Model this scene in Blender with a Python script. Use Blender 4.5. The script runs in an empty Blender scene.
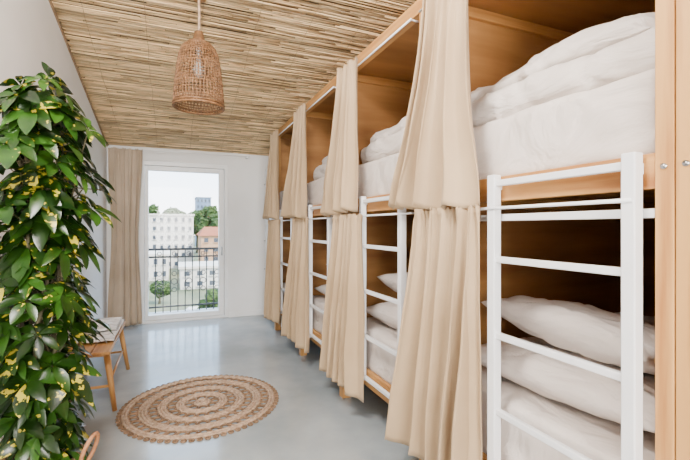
import bpy, bmesh, math, random
from mathutils import Vector, noise, Matrix
random.seed(7)
R=random.random
def U(a,b): return a+(b-a)*R()

# ---------------------------------------------------------------- materials
def mat(name, col, rough=0.6, col2=None, scale=(5,5,5), detail=4, bump=0.0, bscale=None, metal=0.0,
        spec=0.5, island=0.0, ramp=(0.35,0.65), sheen=0, dist=0, bdist=0.01):
    m=bpy.data.materials.new(name); m.use_nodes=True
    nt=m.node_tree; N=nt.nodes; L=nt.links
    b=N['Principled BSDF']; b.inputs['Roughness'].default_value=rough
    b.inputs['Metallic'].default_value=metal
    b.inputs['Specular IOR Level'].default_value=spec
    b.inputs['Base Color'].default_value=(*col,1)
    if sheen: b.inputs['Sheen Weight'].default_value=sheen
    tc=N.new('ShaderNodeTexCoord'); mp=N.new('ShaderNodeMapping')
    mp.inputs['Scale'].default_value=scale
    L.new(tc.outputs['Object'],mp.inputs['Vector'])
    out=None
    if col2 is not None:
        nz=N.new('ShaderNodeTexNoise'); nz.inputs['Scale'].default_value=1; nz.inputs['Detail'].default_value=detail
        L.new(mp.outputs[0],nz.inputs['Vector'])
        r=N.new('ShaderNodeValToRGB'); r.color_ramp.elements[0].position=ramp[0]; r.color_ramp.elements[1].position=ramp[1]
        r.color_ramp.elements[0].color=(*col,1); r.color_ramp.elements[1].color=(*col2,1)
        L.new(nz.outputs['Fac'],r.inputs[0]); out=r.outputs[0]
        if island:
            g=N.new('ShaderNodeNewGeometry'); hv=N.new('ShaderNodeHueSaturation')
            mr=N.new('ShaderNodeMapRange'); mr.inputs[3].default_value=1-island; mr.inputs[4].default_value=1+island*0.6
            L.new(g.outputs['Random Per Island'],mr.inputs[0]); L.new(mr.outputs[0],hv.inputs['Value'])
            L.new(out,hv.inputs['Color']); out=hv.outputs[0]
        L.new(out,b.inputs['Base Color'])
    if bump:
        n2=N.new('ShaderNodeTexNoise'); n2.inputs['Scale'].default_value=1; n2.inputs['Detail'].default_value=6
        n2.inputs['Distortion'].default_value=dist
        m2=N.new('ShaderNodeMapping'); m2.inputs['Scale'].default_value=bscale or scale
        L.new(tc.outputs['Object'],m2.inputs['Vector']); L.new(m2.outputs[0],n2.inputs['Vector'])
        bp=N.new('ShaderNodeBump'); bp.inputs['Strength'].default_value=bump; bp.inputs['Distance'].default_value=bdist
        L.new(n2.outputs['Fac'],bp.inputs['Height']); L.new(bp.outputs[0],b.inputs['Normal'])
    return m
pa=(0.33,0.125,0.028); pb=(0.60,0.315,0.10)
M={}
M['wx']=mat('pine_x',pa,0.5,pb,(1.4,20,20),detail=7,bump=.15,bscale=(2,60,60),bdist=.003,island=.12,ramp=(.28,.56))
M['wy']=mat('pine_y',pa,0.5,pb,(20,1.4,20),detail=7,bump=.15,bscale=(60,2,60),bdist=.003,island=.12,ramp=(.28,.56))
M['wz']=mat('pine_z',pa,0.5,pb,(20,20,1.4),detail=7,bump=.15,bscale=(60,60,2),bdist=.003,island=.12,ramp=(.28,.56))
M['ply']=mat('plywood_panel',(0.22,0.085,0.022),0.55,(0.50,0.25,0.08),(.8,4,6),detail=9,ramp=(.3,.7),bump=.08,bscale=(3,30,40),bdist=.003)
M['wall']=mat('wall_plaster',(0.84,0.83,0.81),0.85,(0.87,0.86,0.85),(3,3,3),bump=.15,bscale=(40,40,40),bdist=.003)
M['white']=mat('white_paint',(0.86,0.86,0.85),0.35,(0.9,0.9,0.9),(8,8,8))
M['ladder']=mat('white_metal_paint',(0.80,0.81,0.84),0.3,(0.84,0.85,0.87),(8,8,8))
M['sheet']=mat('bed_linen',(0.64,0.565,0.52),0.85,(0.70,0.63,0.585),(3,3,3),bump=.8,bscale=(5,3,5),bdist=.04,sheen=.05,dist=1.1)
M['duvet']=mat('duvet_cotton',(0.65,0.585,0.54),0.85,(0.72,0.66,0.62),(3,3,3),bump=.85,bscale=(8,3,6),bdist=.045,sheen=.05,dist=1.2)
M['curt']=mat('beige_curtain_cloth',(0.405,0.28,0.16),0.70,(0.47,0.335,0.20),(2,2,2),bump=.15,bscale=(300,300,300),bdist=.001,sheen=.15)
M['curt2']=mat('linen_curtain_cloth',(0.46,0.36,0.26),0.8,(0.56,0.45,0.34),(2,2,2),bump=.15,bscale=(300,300,300),bdist=.001,sheen=.1)
M['jute']=mat('jute_rope',(0.34,0.22,0.14),0.95,(0.56,0.41,0.29),(40,40,40),island=.15,bump=.8,bscale=(150,150,150),bdist=.004)
M['juted']=mat('jute_rope_dark',(0.17,0.10,0.055),0.95,(0.32,0.20,0.12),(40,40,40),island=.2,bump=.8,bscale=(150,150,150),bdist=.004)
M['rattan']=mat('rattan',(0.14,0.065,0.025),0.55,(0.28,0.135,0.055),(40,40,40),island=.25)
M['bask']=mat('basket_weave',(0.40,0.25,0.13),0.8,(0.62,0.44,0.26),(30,30,120),bump=.8,bscale=(60,60,160),bdist=.01)
M['rope']=mat('orange_rope',(0.36,0.15,0.06),0.8,(0.48,0.22,0.10),(60,60,60))
M['soil']=mat('soil',(0.05,0.035,0.02),1,(0.1,0.07,0.04),(40,40,40),bump=1)
M['stem']=mat('plant_stem',(0.07,0.06,0.03),0.7,(0.14,0.12,0.06),(40,40,10))
M['iron']=mat('black_iron',(0.012,0.012,0.014),0.6,(0.02,0.02,0.02),(9,9,9))
M['steel']=mat('steel_bolt',(0.35,0.35,0.35),0.3,(0.5,0.5,0.5),(9,9,9),metal=1)
M['reedback']=mat('reed_backing',(0.07,0.038,0.016),0.9,(0.12,0.07,0.03),(9,9,9))
M['wire']=mat('lashing_wire',(0.26,0.16,0.08),0.7,(0.36,0.24,0.14),(9,9,9))
M['towel']=mat('striped_towel',(0.8,0.78,0.76),0.95,(0.55,0.5,0.48),(6,40,6),bump=.4,bscale=(90,90,90),ramp=(.5,.56))
M['conc']=mat('balcony_concrete',(0.5,0.48,0.45),0.8,(0.6,0.58,0.55),(3,3,3))
M['bulb']=mat('bulb_glass',(0.9,0.88,0.82),0.2,(0.95,0.92,0.88),(3,3,3))
M['reed']=mat('reed_cane',(0.36,0.20,0.082),0.38,(0.86,0.62,0.34),(5,30,30),detail=6,island=.55,ramp=(.22,.50))
# floor
f=mat('polished_concrete',(0.235,0.275,0.295),0.16,(0.40,0.44,0.46),(1.7,1.7,1.7),detail=12,bump=.06,bscale=(3,3,3),bdist=.01,ramp=(.32,.66))
nt=f.node_tree; nz=nt.nodes.new('ShaderNodeTexNoise'); nz.inputs['Scale'].default_value=2.5; nz.inputs['Detail'].default_value=8
mr=nt.nodes.new('ShaderNodeMapRange'); mr.inputs[3].default_value=.04; mr.inputs[4].default_value=.26
nt.links.new(nz.outputs['Fac'],mr.inputs[0]); nt.links.new(mr.outputs[0],nt.nodes['Principled BSDF'].inputs['Roughness'])
nt.nodes['Principled BSDF'].inputs['Specular IOR Level'].default_value=.75
M['floor']=f
# leaf
l=mat('schefflera_leaf',(0.004,0.020,0.002),0.30,(0.026,0.080,0.007),(9,9,9),island=.6,ramp=(.3,.72),spec=.35)
nt=l.node_tree; N=nt.nodes; L=nt.links; b=N['Principled BSDF']
src=b.inputs['Base Color'].links[0].from_socket
g=N.new('ShaderNodeNewGeometry'); mth=N.new('ShaderNodeMath'); mth.operation='FRACT'
mm=N.new('ShaderNodeMath'); mm.operation='MULTIPLY'; mm.inputs[1].default_value=37.3
L.new(g.outputs['Random Per Island'],mm.inputs[0]); L.new(mm.outputs[0],mth.inputs[0])
n3=N.new('ShaderNodeTexNoise'); n3.inputs['Scale'].default_value=34
tc=N.new('ShaderNodeTexCoord'); L.new(tc.outputs['Object'],n3.inputs['Vector'])
ad=N.new('ShaderNodeMath'); ad.operation='MULTIPLY_ADD'; ad.inputs[1].default_value=.35
L.new(mth.outputs[0],ad.inputs[0]); L.new(n3.outputs['Fac'],ad.inputs[2])
rp=N.new('ShaderNodeValToRGB'); rp.color_ramp.elements[0].position=.875; rp.color_ramp.elements[1].position=.895
L.new(ad.outputs[0],rp.inputs[0])
mx=N.new('ShaderNodeMix'); mx.data_type='RGBA'; L.new(rp.outputs[0],mx.inputs[0]); L.new(src,mx.inputs[6]); mx.inputs[7].default_value=(.42,.35,.03,1)
L.new(mx.outputs[2],b.inputs['Base Color'])
M['leaf']=l
# window glass
m=bpy.data.materials.new('clear_window_glass'); m.use_nodes=True; nt=m.node_tree; nt.nodes.clear()
o=nt.nodes.new('ShaderNodeOutputMaterial'); t=nt.nodes.new('ShaderNodeBsdfTransparent'); gl=nt.nodes.new('ShaderNodeBsdfGlossy'); gl.inputs['Roughness'].default_value=.02
mi=nt.nodes.new('ShaderNodeMixShader'); mi.inputs[0].default_value=.015
nt.links.new(t.outputs[0],mi.inputs[1]); nt.links.new(gl.outputs[0],mi.inputs[2]); nt.links.new(mi.outputs[0],o.inputs[0]); M['glass']=m
# exterior
M['bwhite']=mat('facade_white',(0.56,0.50,0.42),.9,(0.63,0.57,0.49),(.5,.5,.5))
M['bgrey']=mat('facade_grey',(0.13,0.18,0.25),.9,(0.18,0.23,0.30),(.5,.5,.5))
M['bpink']=mat('facade_pink',(0.40,0.21,0.11),.9,(0.46,0.27,0.15),(.5,.5,.5))
M['bwin']=mat('facade_window',(0.03,0.035,0.045),.4,(0.06,0.07,0.08),(.5,.5,.5))
M['roof']=mat('roof_tiles',(0.26,0.065,0.022),.9,(0.34,0.10,0.035),(2,2,2))
M['asph']=mat('asphalt',(0.09,0.09,0.09),.9,(0.13,0.125,0.12),(.2,.2,.2))
M['tree']=mat('tree_foliage',(0.012,0.035,0.004),.9,(0.06,0.105,0.015),(2.5,2.5,2.5),bump=1,bscale=(6,6,6),bdist=.3)
M['hedge']=mat('dry_grass',(0.08,0.095,0.04),.9,(0.16,0.15,0.075),(.2,.2,.2))

# ---------------------------------------------------------------- mesh builder
class MB:
    def __init__(s,name): s.n=name; s.v=[]; s.f=[]; s.m=[]; s.mats=[]; s.sm=[]
    def mi(s,k):
        if k not in s.mats: s.mats.append(k)
        return s.mats.index(k)
    def add(s,vs,fs,k,smooth=False):
        o=len(s.v); s.v+= [Vector(a) for a in vs]; i=s.mi(k)
        for q in fs: s.f.append([a+o for a in q]); s.m.append(i); s.sm.append(smooth)
    def box(s,x0,x1,y0,y1,z0,z1,k,bev=0.0):
        if bev<=0:
            vs=[(x0,y0,z0),(x1,y0,z0),(x1,y1,z0),(x0,y1,z0),(x0,y0,z1),(x1,y0,z1),(x1,y1,z1),(x0,y1,z1)]
            s.add(vs,[(3,2,1,0),(4,5,6,7),(0,1,5,4),(1,2,6,5),(2,3,7,6),(3,0,4,7)],k)
        else:
            bm=bmesh.new(); bmesh.ops.create_cube(bm,size=1)
            for v in bm.verts: v.co=Vector(((x0+x1)/2+v.co.x*(x1-x0),(y0+y1)/2+v.co.y*(y1-y0),(z0+z1)/2+v.co.z*(z1-z0)))
            bmesh.ops.bevel(bm,geom=bm.edges[:],offset=bev,segments=2,affect='EDGES',profile=.5)
            s.bm(bm,k)
    def bm(s,bm,k,smooth=False):
        bm.verts.index_update()
        s.add([v.co.copy() for v in bm.verts],[[v.index for v in q.verts] for q in bm.faces],k,smooth); bm.free()
    def tube(s,pts,r,k,sides=6,closed=False,caps=True):
        pts=[Vector(p) for p in pts]; n=len(pts); vs=[];fs=[]
        rr=r if isinstance(r,(list,tuple)) else [r]*n
        prev=None
        for i,p in enumerate(pts):
            a=pts[(i-1)%n] if (closed or i>0) else p; c=pts[(i+1)%n] if (closed or i<n-1) else p
            d=(c-a).normalized()
            if prev is None:
                up=Vector((0,0,1)) if abs(d.z)<.9 else Vector((1,0,0))
                x=d.cross(up).normalized()
            else:
                x=(prev-d*prev.dot(d)).normalized()
            prev=x; y=d.cross(x)
            for j in range(sides):
                t=2*math.pi*j/sides; vs.append(p+x*math.cos(t)*rr[i]+y*math.sin(t)*rr[i])
        for i in range(n if closed else n-1):
            for j in range(sides):
                a=i*sides+j;b=i*sides+(j+1)%sides;i2=(i+1)%n
                fs.append((a,b,i2*sides+(j+1)%sides,i2*sides+j))
        if caps and not closed:
            fs.append(list(range(sides))[::-1]); fs.append([(n-1)*sides+j for j in range(sides)])
        s.add(vs,fs,k,True)
    def grid(s,fn,nu,nv,k,closeu=False):
        vs=[fn(i/nu,j/nv) for j in range(nv+1) for i in range(nu+(0 if closeu else 1))]
        w=nu if closeu else nu+1; fs=[]
        for j in range(nv):
            for i in range(nu):
                i2=(i+1)%w
                fs.append((j*w+i,j*w+i2,(j+1)*w+i2,(j+1)*w+i))
        s.add(vs,fs,k,True)
    def done(s,parent=None):
        me=bpy.data.meshes.new(s.n)
        xs=[v.x for v in s.v];ys=[v.y for v in s.v];zs=[v.z for v in s.v]
        c=Vector(((min(xs)+max(xs))/2,(min(ys)+max(ys))/2,min(zs)))
        me.from_pydata([tuple(v-c) for v in s.v],[],s.f)
        for k in s.mats: me.materials.append(M[k])
        for p,i,sm in zip(me.polygons,s.m,s.sm): p.material_index=i; p.use_smooth=sm
        me.update(); ob=bpy.data.objects.new(s.n,me); ob.location=c
        bpy.context.collection.objects.link(ob)
        return ob
def recalc(ob):
    bm=bmesh.new(); bm.from_mesh(ob.data); bmesh.ops.recalc_face_normals(bm,faces=bm.faces[:]); bm.to_mesh(ob.data); bm.free()

# ---------------------------------------------------------------- layout
H=1.35; XL=-.83; XR=3.3; YB=6.25; YR=-2.6; SL=.199
cz=lambda y: 2.46+SL*(YB-y)
XB=1.222
posts=[-.45,.69,1.83,2.975,4.12,5.25]

# floor / walls
b=MB('floor'); b.box(XL-.2,XR+.2,YR-.2,YB+.25,-.12,0,'floor'); b.done()
def poly_wall_x(name,x0,x1):
    b=MB(name); y0,y1=YR-.2,YB+.25
    vs=[(x,y,z) for x in (x0,x1) for (y,z) in ((y0,0),(y1,0),(y1,cz(y1)+.1),(y0,cz(y0)+.1))]
    b.add(vs,[(0,1,2,3),(7,6,5,4),(0,4,5,1),(1,5,6,2),(2,6,7,3),(3,7,4,0)],'wall'); o=b.done(); recalc(o)
poly_wall_x('wall_left',XL-.2,XL); poly_wall_x('wall_right',XR,XR+.2)
DX0,DX1,DZ=-.43,.744,2.275
b=MB('wall_back'); zt=cz(YB)+.05
b.box(XL,DX0,YB,YB+.25,0,zt,'wall'); b.box(DX1,XR,YB,YB+.25,0,zt,'wall'); b.box(DX0,DX1,YB,YB+.25,DZ,zt,'wall'); b.done()
b=MB('wall_rear'); b.box(XL,XR,YR-.2,YR,0,cz(YR)+.05,'wall'); b.done()
b=MB('baseboard_back'); b.box(DX1+.01,1.24,YB-.015,YB,0,.08,'white',.004); b.done()
b=MB('baseboard_left'); b.box(XL,XL+.015,YR,YB,0,.08,'white',.004); b.done()
# ceiling
b=MB('ceiling')
y0,y1=YR-.2,YB+.25
vs=[(x,y,cz(y)+dz) for dz in (.006,.15) for (x,y) in ((XL,y0),(XR,y0),(XR,y1),(XL,y1))]
b.add(vs,[(3,2,1,0),(4,5,6,7),(0,1,5,4),(1,2,6,5),(2,3,7,6),(3,0,4,7)],'reedback')
y=YR
while y<YB-.008:
    x=XL+U(-.8,0)
    while x<XR:
        ln=U(.25,1.3); xa=max(x,XL+.004); xb=min(x+ln,XR-.004); x+=ln+.005
        if xb-xa<.03: continue
        r=U(.0045,.0078); ya=y+U(-.003,.003); yb=y+U(-.003,.003); mid=(ya+yb)/2+U(-.004,.004)
        zo=U(-.007,.004)
        b.tube([(xa,ya,cz(ya)+zo),((xa+xb)/2,mid,cz(mid)+zo-U(0,.004)),(xb,yb,cz(yb)+zo)],[r,r,r*.75],'reed',6)
    y+=.0148 if YR+1.5<y else .02
x=XL+.2
while x<XR:
    pts=[]; yy=YR+.02
    while yy<YB-.01: pts.append((x+U(-.006,.006),yy,cz(yy)-.0115)); yy+=.12
    b.tube(pts,.0016,'wire',4); x+=.42
b.done()
b=MB('trim_ceiling_left')
vs=[(x,y,cz(y)+dz) for dz in (-.03,.0) for (x,y) in ((XL,YR),(XL+.012,YR),(XL+.012,YB),(XL,YB))]
b.add(vs,[(3,2,1,0),(4,5,6,7),(0,1,5,4),(1,2,6,5),(2,3,7,6),(3,0,4,7)],'wire'); b.done()

# door (french window)
b=MB('window_1'); fy0,fy1=YB+.03,YB+.11
b.box(DX0,DX0+.05,fy0-.02,fy1+.03,0,DZ,'white',.004); b.box(DX1-.05,DX1,fy0-.02,fy1+.03,0,DZ,'white',.004)
b.box(DX0+.05,DX1-.05,fy0-.02,fy1+.03,DZ-.06,DZ,'white',.004); b.box(DX0+.05,DX1-.05,fy0-.02,fy1+.03,0,.035,'white',.004)
b.box(DX0+.055,DX0+.10,fy0,fy1,.04,DZ-.065,'white',.006); b.box(DX1-.13,DX1-.055,fy0,fy1,.04,DZ-.065,'white',.006)
b.box(DX0+.10,DX1-.13,fy0,fy1,DZ-.13,DZ-.065,'white',.006); b.box(DX0+.10,DX1-.13,fy0,fy1,.04,.11,'white',.006)
b.box(DX0+.10,DX1-.13,fy0+.03,fy0+.04,.11,DZ-.13,'glass')
b.tube([(DX1-.09,fy0,1.05),(DX1-.09,fy0-.045,1.05),(DX1-.09,fy0-.045,.93)],.009,'steel',8)
b.done()
b=MB('light_switch'); b.box(.90,.98,YB-.012,YB,1.10,1.18,'white',.003); b.box(.92,.96,YB-.017,YB-.011,1.12,1.16,'white',.002); b.done()

# curtain builder ---------------------------------------------------------
def curtain(name,fn_pos,folds,amp0,amp1,k,ztop,zbot,nu=150,nv=44,seed=0,normal='x',ruffle=0):
    b=MB(name); rs=random.Random(seed); ph=rs.random()*6; ph2=rs.random()*6; ph3=rs.random()*6
    def P(u,t):
        al,dp=fn_pos(u,t)
        uu=u+.055*math.sin(u*5.3+ph)+.03*math.sin(u*11+ph3)+.014*math.sin(t*3+u*9+ph2)
        g=min(1,t*1.3)
        a=amp0+(amp1-amp0)*g
        a*=(.8+.3*math.sin(u*8+ph3+t*1.2))
        s=math.sin(2*math.pi*folds*uu+ph); s2=math.sin(2*math.pi*folds*2.7*uu+ph2+t*1.5)
        s=math.copysign(abs(s)**.8,s)
        d=a*(s+.35*s2*(1-.75*t))
        d+=.009*math.exp(-t*7)*math.sin(2*math.pi*folds*4.3*u+ph2)
        if ruffle and t<.035: d+=.007*math.sin(2*math.pi*folds*5*u)
        z=ztop+(zbot-ztop)*t + t*.014*math.sin(2*math.pi*folds*uu+ph)+t*.012*math.sin(u*5+ph2)
        if t<.02: z+=.007*math.sin(u*folds*23)
        n=noise.noise(Vector((al*5,z*3,seed)))*.014*t
        al2=al+a*.45*math.cos(2*math.pi*folds*uu+ph)
        if normal=='x': return (min(dp-d+n,XB-.012),al2,z)
        return (al2,min(dp-d+n,YB-.03),z)
    b.grid(P,nu,nv,k); o=b.done()
    md=o.modifiers.new('thick','SOLIDIFY'); md.thickness=.003
    return o
lerp=lambda a,b,t:a+(b-a)*t
for i,p in enumerate(posts[2:]):
    def up(u,t,p=p,i=i):
        s=t**1.6
        ya=lerp(p-.44,p-.52,s); yb=lerp(p-.13,p+.18,s)
        mid=math.sin(min(1,t*1.1)*math.pi)*.02
        return (lerp(ya+mid,yb-mid,u), XB-.078-.028*t)
    curtain('bunk_curtain',up,4.2+.2*i,.020,.056,'curt',2.515,1.445+.01*(i%2),seed=3+i)
    def lo(u,t,p=p,i=i):
        s=t**1.25
        ya=lerp(p-.52,p-.50,s); yb=lerp(p-.06,p+.12,s)
        return (lerp(ya,yb,u), XB-.080-.024*t)
    curtain('bunk_curtain',lo,4.8,.014,.056,'curt',1.435,.19,seed=23+i,nu=190,ruffle=1)

def wc(u,t):
    pin=math.exp(-((t-.5)/.3)**2)*.05
    return (lerp(XL+.03+pin,DX0+.04-pin,u),YB-.12)
curtain('window_curtain',wc,5,.022,.042,'curt2',2.40,.03,nu=140,seed=51,normal='y')
b=MB('curtain_rod'); b.tube([(XL+.005,YB-.11,2.40),(1.05,YB-.11,2.40)],.006,'white',10); b.box(1.0,1.02,YB-.12,YB,2.385,2.415,'white',.003); b.done()

# ---------------------------------------------------------------- bunks
def rbox(b,c,s,r,k,n=(14,14,6),amp=0.0,fr=3,seed=0,crown=0,taper=None,crease=.003):
    c=Vector(c)
    def mp(p):
        q=Vector((p[0]*s[0],p[1]*s[1],p[2]*s[2]))
        inn=Vector([max(-(s[i]-r),min(s[i]-r,q[i])) for i in range(3)])
        d=q-inn
        if d.length>1e-9: q=inn+d.normalized()*r
        nn=(d.normalized() if d.length>1e-9 else Vector((0,0,1)))
        w=c+q
        q=q+nn*amp*(noise.noise(Vector((w.x*fr+seed,w.y*fr*.8,w.z*fr*2)))+.3*noise.noise(Vector((w.x*fr*2.6,w.y*fr*2,w.z*fr*2.6+seed))))
        rd=abs(noise.noise(Vector((w.x*5+seed+w.y*1.5,w.y*3-w.x*1,w.z*4))))
        q=q-nn*crease*max(0,1-rd*5)**1.3
        rd=abs(noise.noise(Vector((w.x*4-w.y*3,w.y*4+w.x*2+seed*2,w.z*5))))
        q=q+nn*crease*.8*max(0,1-rd*5)**1.3
        q.z+=crown*(1-p[0]**2)*(1-p[1]**2)*p[2]
        if taper: q.z+=taper(p)
        return c+q
    def spaced(n,sz):
        e=min(.9,r/sz); base=[-1,-1+e*.25,-1+e*.55,-1+e]+[(-1+e)+(2-2*e)*i/n for i in range(1,n)]+[1-e,1-e*.55,1-e*.25,1]
        return base
    A=[spaced(n[i],s[i]) for i in range(3)]
    for ax in range(3):
        a1,a2=[(1,2),(2,0),(0,1)][ax]
        for sg in (-1,1):
            g1,g2=A[a1],A[a2]; vs=[];fs=[]
            for v in g2:
                for u in g1:
                    p=[0,0,0];p[ax]=sg;p[a1]=u;p[a2]=v; vs.append(mp(p))
            w=len(g1)
            for j in range(len(g2)-1):
                for i in range(w-1):
                    q=(j*w+i,j*w+i+1,(j+1)*w+i+1,(j+1)*w+i); fs.append(q if sg>0 else q[::-1])
            b.add(vs,fs,k,True)
def pillow(name,c,lx,ly,h,rot=(0,0,0),k='sheet',seed=0):
    b=MB(name); Mx=Matrix.Translation(c)@Matrix.Rotation(rot[2],4,'Z')@Matrix.Rotation(rot[0],4,'X')@Matrix.Rotation(rot[1],4,'Y')
    for sg in (1,-1):
        def P(u,v,sg=sg):
            a=u*2-1;d=v*2-1
            e=((1-abs(a)**2.6)*(1-abs(d)**2.6)); z=sg*h/2*max(0,e)**.5
            pin=1-.07*(1-abs(a)**2)*abs(d)**3; pin2=1-.07*(1-abs(d)**2)*abs(a)**3
            z+=max(0,e)*.018*noise.noise(Vector((a*2+seed,d*2,sg)))+max(0,e)**.4*.010*noise.noise(Vector((a*5,d*4+seed,sg*3)))
            rd=abs(noise.noise(Vector((a*2.2+seed+d,d*1.8-a,sg*3)))); z-=sg*.009*max(0,1-rd*6)**1.3*max(0,e)**.3
            return Mx@Vector((a*lx/2*pin2,d*ly/2*pin,z))
        b.grid(P,50,64,k)
    o=b.done(); bm=bmesh.new(); bm.from_mesh(o.data); bmesh.ops.remove_doubles(bm,verts=bm.verts,dist=.0008); bmesh.ops.recalc_face_normals(bm,faces=bm.faces[:]); bm.to_mesh(o.data); bm.free()
def weld(o):
    bm=bmesh.new(); bm.from_mesh(o.data); bmesh.ops.remove_doubles(bm,verts=bm.verts,dist=.0005); bmesh.ops.recalc_face_normals(bm,faces=bm.faces[:]); bm.to_mesh(o.data); bm.free()

ZTOP=2.578
def post(b,y):
    if abs(y-.69)<.01:
        b.box(XB,XB+.075,.650,.697,0,ZTOP,'wz',.003); b.box(XB,XB+.075,.598,.647,0,ZTOP,'wz',.003)
        for yy in (.674,.622):
            for zz in (1.515,.30):
                b.tube([(XB-.004,yy,zz),(XB+.01,yy,zz)],.008,'steel',10)
    else:
        b.box(XB,XB+.07,y-.035,y+.035,0,ZTOP,'wz',.003)
        b.tube([(XB-.004,y,1.515),(XB+.01,y,1.515)],.008,'steel',10)
def panel(b,y):
    t=.009
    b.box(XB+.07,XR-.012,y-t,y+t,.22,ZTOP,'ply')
    for sgn in (-1,1):
        ya,yb=(y-t-.026,y-t) if sgn<0 else (y+t,y+t+.026)
        b.box(XB+.072,XR-.02,ya,yb,2.515,2.572,'wx',.002)
        b.box(XR-.07,XR-.012,ya,yb,0,2.51,'wz',.002)
for i in range(5):
    ya,yb=posts[i],posts[i+1]
    b=MB('bunk_bed')
    post(b,ya); panel(b,ya)
    if i==4: post(b,yb); panel(b,yb)
    a=ya+(.007 if i==1 else .036); c=yb-(.092 if i==0 else .036)
    b.box(XB+.004,XB+.034,a,c,1.456,1.556,'wy',.003)
    b.box(XB+.004,XB+.034,a,c,.25,.36,'wy',.003)
    b.box(XB-.006,XB+.04,ya+(-.03 if i else 0),yb-.03 if i<4 else yb+.036,ZTOP-.075,ZTOP+.004,'wy',.003)
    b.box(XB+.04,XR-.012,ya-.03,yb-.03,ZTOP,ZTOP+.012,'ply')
    b.box(XR-.045,XR-.012,a+.06,c-.06,1.456,1.556,'wy',.003); b.box(XR-.045,XR-.012,a+.06,c-.06,.25,.36,'wy',.003)
    for z in (1.456,.25):
        b.box(XB+.075,XR-.075,a+.002,a+.03,z,z+.09,'wx',.002); b.box(XB+.075,XR-.075,c-.03,c-.002,z,z+.09,'wx',.002)
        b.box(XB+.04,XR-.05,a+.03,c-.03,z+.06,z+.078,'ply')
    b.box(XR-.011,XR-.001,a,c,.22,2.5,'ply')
    if i>0:
      for z in (2.47,1.425):
        b.tube([(XB-.045,ya+.04,z),(XB-.045,yb-.04,z)],.006,'ladder',8)
        for yy in (ya+.05,yb-.05): b.tube([(XB-.045,yy,z),(XB+.01,yy,z)],.005,'ladder',6)
    b.done()
    xm=(XB+.035+XR-.06)/2; hx=(XR-.06-XB-.035)/2; ym=(a+c)/2; hy=(c-a)/2-.012
    for lv,(z0,z1) in enumerate(((.335,.63),(1.537,1.815))):
        b=MB('mattress'); rbox(b,(xm,ym,(z0+z1)/2),(hx,hy,(z1-z0)/2),.038,'sheet',n=(60,34,8),amp=.009,fr=3,seed=i*5+lv,crown=.006,crease=.0045); weld(b.done())
    b=MB('folded_duvet')
    tp=lambda p:-.06*max(0,-p[1]-.45)**2*(p[2]+1)-.03*max(0,-p[0])*(p[2]+1)
    rbox(b,(XB+.45,ym-.01,1.815+.080),(.35,hy-.02,.078),.070,'duvet',n=(46,60,5),amp=.026,fr=3.6,seed=i*3,crown=.015,crease=.011)
    rbox(b,(XB+.52,ym+.02,1.815+.236),(.34,hy-.06,.082),.076,'duvet',n=(46,60,5),amp=.034,fr=3.4,seed=i*3+9,crown=.04,taper=tp,crease=.012); weld(b.done())
    pillow('pillow',(XB+1.2,ym,1.815+.09),.5,.8,.17,seed=i)
    pillow('pillow',(XB+.37,ym-.02,.635+.085),.50,.90,.18,(0,0,.03),seed=i+20)
    pillow('pillow',(XB+.44,ym-.03,.635+.265),.50,.84,.19,(.05,.18,-.08),seed=i+30)
    b=MB('folded_duvet'); rbox(b,(XB+1.1,ym,.635+.09),(.36,hy-.03,.085),.08,'duvet',n=(22,26,4),amp=.03,fr=5,seed=i*3+50,crown=.02); weld(b.done())
    if i>=1:
        o={1:(.742,1.279),2:(2.0,2.52),3:(3.16,3.69),4:(4.31,4.84)}[i]
        b=MB('bunk_ladder'); x0,x1=XB-.044,XB-.006
        for yy in o: b.box(x0,x1,yy-.02,yy+.02,.30,1.56,'ladder',.004)
        for z in (1.525,1.22,.915,.61,.33): b.box(x0+.008,x1-.008,o[0]+.018,o[1]-.018,z-.0125,z+.0125,'ladder',.004)
        b.box(x1-.002,XB+.003,o[0]-.015,o[0]+.015,1.50,1.53,'ladder'); b.box(x1-.002,XB+.003,o[1]-.015,o[1]+.015,1.50,1.53,'ladder')
        if i==1: b.box(XB+.006,XB+.03,.70,1.79,1.375,1.402,'ladder',.003)
        b.done()

# locker
b=MB('locker'); lx=1.285
b.box(lx+.02,lx+.45,5.33,6.22,.06,2.25,'white',.004)
for r_ in range(5):
    for c_ in range(3):
        y0=5.335+c_*.294; z0=.08+r_*.43
        b.box(lx,lx+.022,y0+.004,y0+.29,z0+.004,z0+.426,'white',.004)
        b.tube([(lx,y0+.25,z0+.2),(lx-.02,y0+.25,z0+.2)],.008,'steel',8)
for yy in (5.36,6.15):
    for xx in (lx+.05,lx+.4): b.box(xx,xx+.03,yy,yy+.03,0,.06,'white')
b.done()

# ---------------------------------------------------------------- pendant lamp
b=MB('pendant_lamp'); lc=(.17,3.18)
prof=[(.045,2.715),(.085,2.70),(.118,2.665),(.138,2.61),(.150,2.54),(.160,2.46),(.168,2.38),(.174,2.30),(.177,2.235)]
def pr(t):
    t=t*(len(prof)-1); i=min(int(t),len(prof)-2); q=t-i
    return lerp(prof[i][0],prof[i+1][0],q),lerp(prof[i][1],prof[i+1][1],q)
nr=44
for j in range(nr):
    for tw_ in (-1,1):
        pts=[]
        for s_ in range(17):
            r_,z=pr(s_/16); a=2*math.pi*j/nr+tw_*(s_/16)*.35; w=.003*(1 if (s_+(tw_>0))%2 else -1)
            pts.append((lc[0]+(r_+w)*math.cos(a),lc[1]+(r_+w)*math.sin(a),z))
        b.tube(pts,.0032,'rattan',4)
for s_ in range(0,27):
    r_,z=pr(s_/26); th=.004 if s_ not in (0,26,25) else .009
    b.tube([(lc[0]+r_*math.cos(2*math.pi*q/40),lc[1]+r_*math.sin(2*math.pi*q/40),z) for q in range(40)],th,'rattan',5,closed=True)
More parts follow.
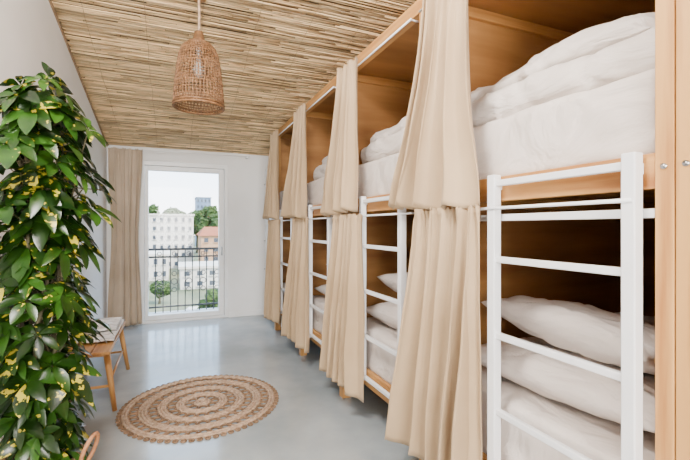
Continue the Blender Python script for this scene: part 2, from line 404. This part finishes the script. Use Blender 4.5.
b.tube([(lc[0],lc[1],2.80),(lc[0],lc[1],2.79),(lc[0],lc[1],2.72),(lc[0],lc[1],2.70)],[.012,.03,.045,.05],'rattan',16)
b.tube([(lc[0],lc[1],2.79),(lc[0]+.003,lc[1],2.9),(lc[0],lc[1],cz(lc[1])-.02)],.010,'jute',8)
b.tube([(lc[0],lc[1],cz(lc[1])-.012),(lc[0],lc[1],cz(lc[1])-.035)],[.06,.05],'wx',20)
b.tube([(lc[0],lc[1],2.70),(lc[0],lc[1],2.58)],.02,'white',12)
b.tube([(lc[0],lc[1],2.58),(lc[0],lc[1],2.55),(lc[0],lc[1],2.51),(lc[0],lc[1],2.47),(lc[0],lc[1],2.45)],[.015,.028,.042,.034,.008],'bulb',14)
b.done()

# ---------------------------------------------------------------- rug
b=MB('round_jute_rug'); rc=(.20,3.28)
def ring(r,mr,z=None,wob=.2,k=None,N=None,m='jute'):
    N=N or max(40,int(r*520)); k=k or int(r*110)+6
    pts=[];rr=[]
    for q in range(N):
        a=2*math.pi*q/N; s_=math.sin(a*k)
        pts.append((rc[0]+(r+mr*.18*s_)*math.cos(a),rc[1]+(r+mr*.18*s_)*math.sin(a),(z or mr*.75))); rr.append(mr*(1+wob*math.sin(a*k*2)))
    b.tube(pts,rr,m,7,closed=True)
def loops(r,lr,n,mr,asp=1.0):
    for j in range(n):
        a0=2*math.pi*j/n; pts=[]
        for q in range(14):
            t=2*math.pi*q/14; rr=r+lr*asp*math.cos(t); aa=a0+lr*math.sin(t)/r
            pts.append((rc[0]+rr*math.cos(aa),rc[1]+rr*math.sin(aa),mr*.8))
        b.tube(pts,mr,'juted',5,closed=True)
b.tube([(rc[0],rc[1],0.002),(rc[0],rc[1],.014)],[.02,.014],'jute',12)
for r_ in (.03,.05): ring(r_,.011)
loops(.092,.028,8,.007,1.05)
for r_ in (.135,.155,.176): ring(r_,.0105)
loops(.217,.029,19,.0075,1.05)
for r_ in (.26,.281,.302): ring(r_,.0105)
loops(.344,.029,31,.0075,1.05)
for r_ in (.387,.408,.429): ring(r_,.0108)
loops(.470,.028,43,.0075,1.05)
ring(.512,.0112); ring(.534,.0112)
loops(.560,.014,72,.0065)
b.done()

# ---------------------------------------------------------------- bench + towel
b=MB('wooden_bench'); bx0,bx1,by0,by1=-.80,-.42,3.36,4.38
for j in range(3):
    xa=bx0+j*.128; b.box(xa,xa+.118,by0,by1,.425,.45,'wy',.004)
for yy in (by0+.1,by1-.1): b.box(bx0+.02,bx1-.02,yy-.02,yy+.02,.395,.425,'wx',.003)
for yy,sy in ((by0+.1,-1),(by1-.1,1)):
    for xx,sx in ((bx0+.05,0),(bx1-.04,1)):
        b.tube([(xx,yy,.41),(xx+.06*sx,yy+.06*sy,0)],[.024,.016],'wz',10)
    b.tube([(bx0+.05,yy+.035*sy,.18),(bx1-.04+.035,yy+.035*sy,.18)],.010,'wx',8)
b.tube([(bx1-.02,by0+.07,.2),(bx1-.02,by1-.07,.2)],.009,'wy',8)
b.done()
b=MB('folded_towel')
def tw(u,v,zz=0):
    x=bx0+.04+(bx1-bx0-.05)*u; y=3.60+.72*v
    z=.470+.012*noise.noise(Vector((x*14,y*9,zz)))+zz
    return (x,y,z)
b.grid(lambda u,v:tw(u,v),24,40,'towel'); b.grid(lambda u,v:(lambda p:(p[0]-.01,p[1]*.6+1.66,p[2]+.022))(tw(u,v,.012)),24,40,'towel')
o=b.done(); md=o.modifiers.new('t','SOLIDIFY'); md.thickness=.014; md.offset=1

# ---------------------------------------------------------------- plant
pc=Vector((-.545,2.19,0))
pl=bpy.data.objects.new('potted_schefflera',None); bpy.context.collection.objects.link(pl); pl.location=pc
b=MB('woven_basket_pot')
def bk(u,v):
    a=2*math.pi*u; r_=.14+.035*math.sin(v*math.pi*.8)+.004*math.sin(v*60)+.003*math.sin(a*40+ (int(v*16)%2)*3.14)
    return (pc.x+r_*math.cos(a),pc.y+r_*math.sin(a),.002+.32*v)
b.grid(bk,120,48,'bask',closeu=True)
b.tube([(pc.x+.155*math.cos(2*math.pi*q/40),pc.y+.155*math.sin(2*math.pi*q/40),.322) for q in range(40)],.01,'bask',6,closed=True)
b.tube([(pc.x,pc.y,.26),(pc.x,pc.y,.27)],.145,'soil',30)
b.tube([(pc.x,pc.y,.003),(pc.x,pc.y,.01)],.14,'bask',30)
for a in (-.35,2.9):
    d=Vector((math.cos(a),math.sin(a),0)); t_=Vector((-d.y,d.x,0)); pts=[]
    for q in range(17):
        t=math.pi*2*q/16; pts.append(pc+d*(.185+.045*(1-math.cos(t))/2)+t_*.055*math.sin(t)+Vector((0,0,.35+.07*(-math.cos(t)))))
    b.tube(pts[:-1],.009,'rope',7,closed=True)
o=b.done(); o.parent=pl; o.matrix_parent_inverse=Matrix.Translation(-pc)
b=MB('stems_and_leaves'); rs=random.Random(11)
stems=[]
for j in range(6):
    a=j*1.05; pts=[]
    for q in range(12):
        z=.26+q/11*(1.72-.12*j); w=.05+.08*(q/11)*(.3+.2*j/5)
        pts.append(Vector((pc.x+w*math.cos(a+q*.12)+.012*math.sin(q*1.3+j),pc.y+w*math.sin(a+q*.12),z)))
    stems.append(pts); b.tube(pts,[.012-.0006*q for q in range(12)],'stem',7)
def leaflet(base,dirv,up,L_,W,droop):
    dirv=dirv.normalized(); side=dirv.cross(up).normalized(); up=side.cross(dirv).normalized()
    prof_=[(0,.03),(.15,.45),(.38,.92),(.6,1),(.8,.72),(.93,.35),(1,.03)]
    vs=[];
    for s_,w in prof_:
        c=base+dirv*(L_*s_)-Vector((0,0,1))*droop*L_*s_*s_
        for q in (-1,0,1): vs.append(c+side*W*.5*w*q+up*(.12*W*abs(q)*w))
    fs=[]
    for i in range(len(prof_)-1):
        for q in (0,1): fs.append((i*3+q,i*3+q+1,i*3+q+4,i*3+q+3))
    b.add(vs,fs,'leaf',True)
nW=225
for w in range(nW):
    z=.30+1.66*((w+.5)/nW); a=w*2.39996+rs.uniform(-.3,.3)
    h=(z-.3)/1.66
    rmax=.20*(1-.45*max(0,(h-.85)/.15)**1.5)*(1+.16*math.sin(z*9))
    if z<.85: rmax*=.78
    rad=rmax*rs.uniform(.35,1.0)
    st=stems[w%6]; 
    src_=min(st,key=lambda p:abs(p.z-(z-.08)))
    tip=Vector((pc.x+rad*math.cos(a),pc.y+rad*math.sin(a),z+.02+rs.uniform(-.05,.06)))
    if tip.x<XL+.10: tip.x=XL+.10+rs.random()*.03
    b.tube([src_,(src_+tip)/2+Vector((0,0,.02)),tip],[.004,.003,.0025],'stem',4,caps=False)
    out=(Vector((math.cos(a),math.sin(a),0))*.75+Vector((0,0,.75))+Vector((rs.uniform(-.35,.35),rs.uniform(-.35,.35),0))).normalized()
    t1=out.cross(Vector((0,0,1))).normalized(); t2=out.cross(t1)
    n=rs.choice([6,7,7,8]); L0=rs.uniform(.080,.132)
    for q in range(n):
        an=2*math.pi*q/n+rs.uniform(-.15,.15)
        d=(t1*math.cos(an)+t2*math.sin(an))+out*rs.uniform(0,.35)
        LL=L0*rs.uniform(.8,1.1)
        bse=tip+d.normalized()*.008
        e=tip+d.normalized()*LL
        if e.x<XL+.01: continue
        leaflet(bse,d,out,LL,LL*rs.uniform(.38,.50),rs.uniform(.2,.6))
o=b.done(); o.parent=pl; o.matrix_parent_inverse=Matrix.Translation(-pc)

# ---------------------------------------------------------------- outside
b=MB('balcony_floor'); b.box(DX0-.6,DX1+.6,YB+.25,YB+.95,-.14,-.02,'conc'); b.done()
b=MB('balcony_railing'); ry=YB+.85; x0,x1=DX0-.5,DX1+.5
b.box(x0,x1,ry-.018,ry+.018,.975,1.01,'iron'); b.box(x0,x1,ry-.012,ry+.012,.855,.88,'iron'); b.box(x0,x1,ry-.012,ry+.012,.06,.085,'iron')
x=x0
j=0
while x<=x1+.001:
    b.box(x-.008,x+.008,ry-.008,ry+.008,-.02,.99,'iron')
    if j%2==0:
        cx=x+.055
        for zc,rr in ((.47,.045),(.60,.035),(.34,.035),(.92,.03)):
            b.tube([(cx+rr*math.cos(2*math.pi*q/14),ry,zc+rr*math.sin(2*math.pi*q/14)) for q in range(14)],.006,'iron',5,closed=True)
    x+=.11; j+=1
b.done()
GZ=-9.0
b=MB('ground'); b.box(-300,300,YB+3,500,GZ-.5,GZ,'hedge'); b.done()
b=MB('street'); b.box(-60,60,36,54,GZ,GZ+.04,'asph'); b.done()
def building(name,x0,x1,y0,y1,z0,z1,nx,nz,k,roof=None):
    b=MB(name); b.box(x0,x1,y0,y1,z0,z1,k)
    dx=(x1-x0)/nx; dz=(z1-z0)/nz
    for i in range(nx):
        for j in range(nz):
            xa=x0+dx*(i+.28); za=z0+dz*(j+.3)
            b.box(xa,xa+dx*.44,y0-.03,y0+.1,za,za+dz*.45,'bwin'); b.box(xa-.1,xa+dx*.44+.1,y0-.25,y0,za-.12,za,k)
    if roof:
        h=roof; b.add([(x0-.5,y0-.5,z1),(x1+.5,y0-.5,z1),(x1+.5,y1+.5,z1),(x0-.5,y1+.5,z1),(x0+1,(y0+y1)/2,z1+h),(x1-1,(y0+y1)/2,z1+h)],[(0,1,5,4),(2,3,4,5),(1,2,5),(3,0,4),(3,2,1,0)],'roof')
    else: b.box(x0-.3,x1+.3,y0-.3,y1,z1,z1+.4,k)
    b.done()
building('apartment_building',-8.5,4.6,110,125,GZ,4.2,8,6,'bwhite')
building('apartment_building',-10,-1.0,86,98,GZ,-4.2,6,2,'bwhite')
building('apartment_building',5.6,18,95,108,GZ,-.6,6,4,'bpink',2.0)
building('apartment_building',11,18.5,230,245,GZ,17,4,8,'bgrey')
building('apartment_building',19.5,24,260,275,GZ,14,4,7,'bwhite')
building('apartment_building',1.0,9,72,82,GZ,-5.6,4,2,'bwhite')
def tree(name,x,y,z0,h,r,seed):
    rs=random.Random(seed); b=MB(name)
    b.tube([(x,y,z0),(x+.1,y,z0+h*.4),(x,y,z0+h*.7)],[r*.12,r*.09,r*.05],'stem',8)
    for q in range(14):
        a=rs.uniform(0,6.28); rr=r*rs.uniform(.1,.7); c=Vector((x+rr*math.cos(a),y+rr*math.sin(a),z0+h*rs.uniform(.5,.95))); s_=r*rs.uniform(.3,.5)
        bm=bmesh.new(); bmesh.ops.create_icosphere(bm,subdivisions=3,radius=s_)
        for v in bm.verts: v.co=c+v.co*(1+.55*noise.noise(v.co*3/s_*.8+Vector((q,seed,0))))
        b.bm(bm,'tree')
    b.done()
tree('tree',2.5,29,GZ,6.2,1.2,1); tree('tree',4.0,33,GZ,5.4,1.5,2)
tree('tree',-1.8,60,GZ,2.6,1.6,4); tree('tree',-7,60,GZ,3.6,2.0,5)
for j in range(14): tree('tree',-22+j*3.4,170+8*math.sin(j),GZ,16+2*math.sin(j*2.1),4.5,10+j)
def car(x,y,k,rot=0):
    b=MB('parked_car')
    pf=[(-2.1,.35),(-2.1,.8),(-1.5,.92),(-.9,1.4),(.7,1.42),(1.3,.95),(2.1,.82),(2.15,.35)]
    vs=[(x+p,y+s_,GZ+.04+q) for s_ in (-.85,.85) for p,q in pf]; n=len(pf)
    b.add(vs,[list(range(n)),list(range(n,2*n))[::-1]]+[(i,n+i,n+(i+1)%n,(i+1)%n) for i in range(n)],k)
    b.add([(x-.8,y-.87,GZ+1.0),(x+.6,y-.87,GZ+1.0),(x+.45,y-.87,GZ+1.36),(x-.6,y-.87,GZ+1.36)],[(0,1,2,3)],'bwin')
    for dx in (-1.3,1.3):
        for s_ in (-.8,.8): b.tube([(x+dx,y+s_-.1,GZ+.36),(x+dx,y+s_+.1,GZ+.36)],.32,'iron',14)
    o=b.done(); recalc(o)
car(-2.6,44,'bgrey'); car(2.4,47.5,'bwhite'); car(-.2,39,'bwhite')

# ---------------------------------------------------------------- light
w=bpy.data.worlds.new('sky'); bpy.context.scene.world=w; w.use_nodes=True; nt=w.node_tree
bg=nt.nodes['Background']; bg.inputs['Strength'].default_value=7.5
tc=nt.nodes.new('ShaderNodeTexCoord'); sp=nt.nodes.new('ShaderNodeSeparateXYZ'); r=nt.nodes.new('ShaderNodeValToRGB')
r.color_ramp.elements[0].position=0.0; r.color_ramp.elements[0].color=(.97,.98,1,1)
r.color_ramp.elements[1].position=.25; r.color_ramp.elements[1].color=(.50,.72,1,1)
nt.links.new(tc.outputs['Generated'],sp.inputs[0]); nt.links.new(sp.outputs[2],r.inputs[0]); nt.links.new(r.outputs[0],bg.inputs['Color'])
def area(name,loc,tgt,sx,sy,pw,col=(1,1,1)):
    d=bpy.data.lights.new(name,'AREA'); d.shape='RECTANGLE'; d.size=sx; d.size_y=sy; d.energy=pw; d.color=col
    o=bpy.data.objects.new(name,d); bpy.context.collection.objects.link(o); o.location=loc
    o.rotation_euler=(Vector(tgt)-Vector(loc)).to_track_quat('-Z','Y').to_euler()
area('rear_fill_light',(-.1,-2.4,1.7),(.2,3,1.9),1.4,2.0,290,(1,.955,.90))  # added fill behind the camera; the rear wall has no window
area('overhead_fill_light',(-.3,1.0,3.35),(.6,3.0,0),.7,.7,180,(1,.955,.90))  # added overhead fill, no fixture modelled; brightens the floor and its bounce
s=bpy.data.lights.new('sun','SUN'); s.energy=11; s.angle=.01; s.color=(1,.93,.82); so=bpy.data.objects.new('sun',s); bpy.context.collection.objects.link(so)
so.rotation_euler=Vector((-.5,.6,-.75)).to_track_quat('-Z','Y').to_euler(); so.location=(0,0,20)

cam=bpy.data.cameras.new('camera'); co=bpy.data.objects.new('camera',cam); bpy.context.collection.objects.link(co)
co.location=(0,0,H); co.rotation_euler=(math.radians(90),0,math.radians(-22.9)); cam.lens=36*405/690; cam.shift_y=-3/690; cam.clip_start=.02; cam.clip_end=1000
bpy.context.scene.camera=co
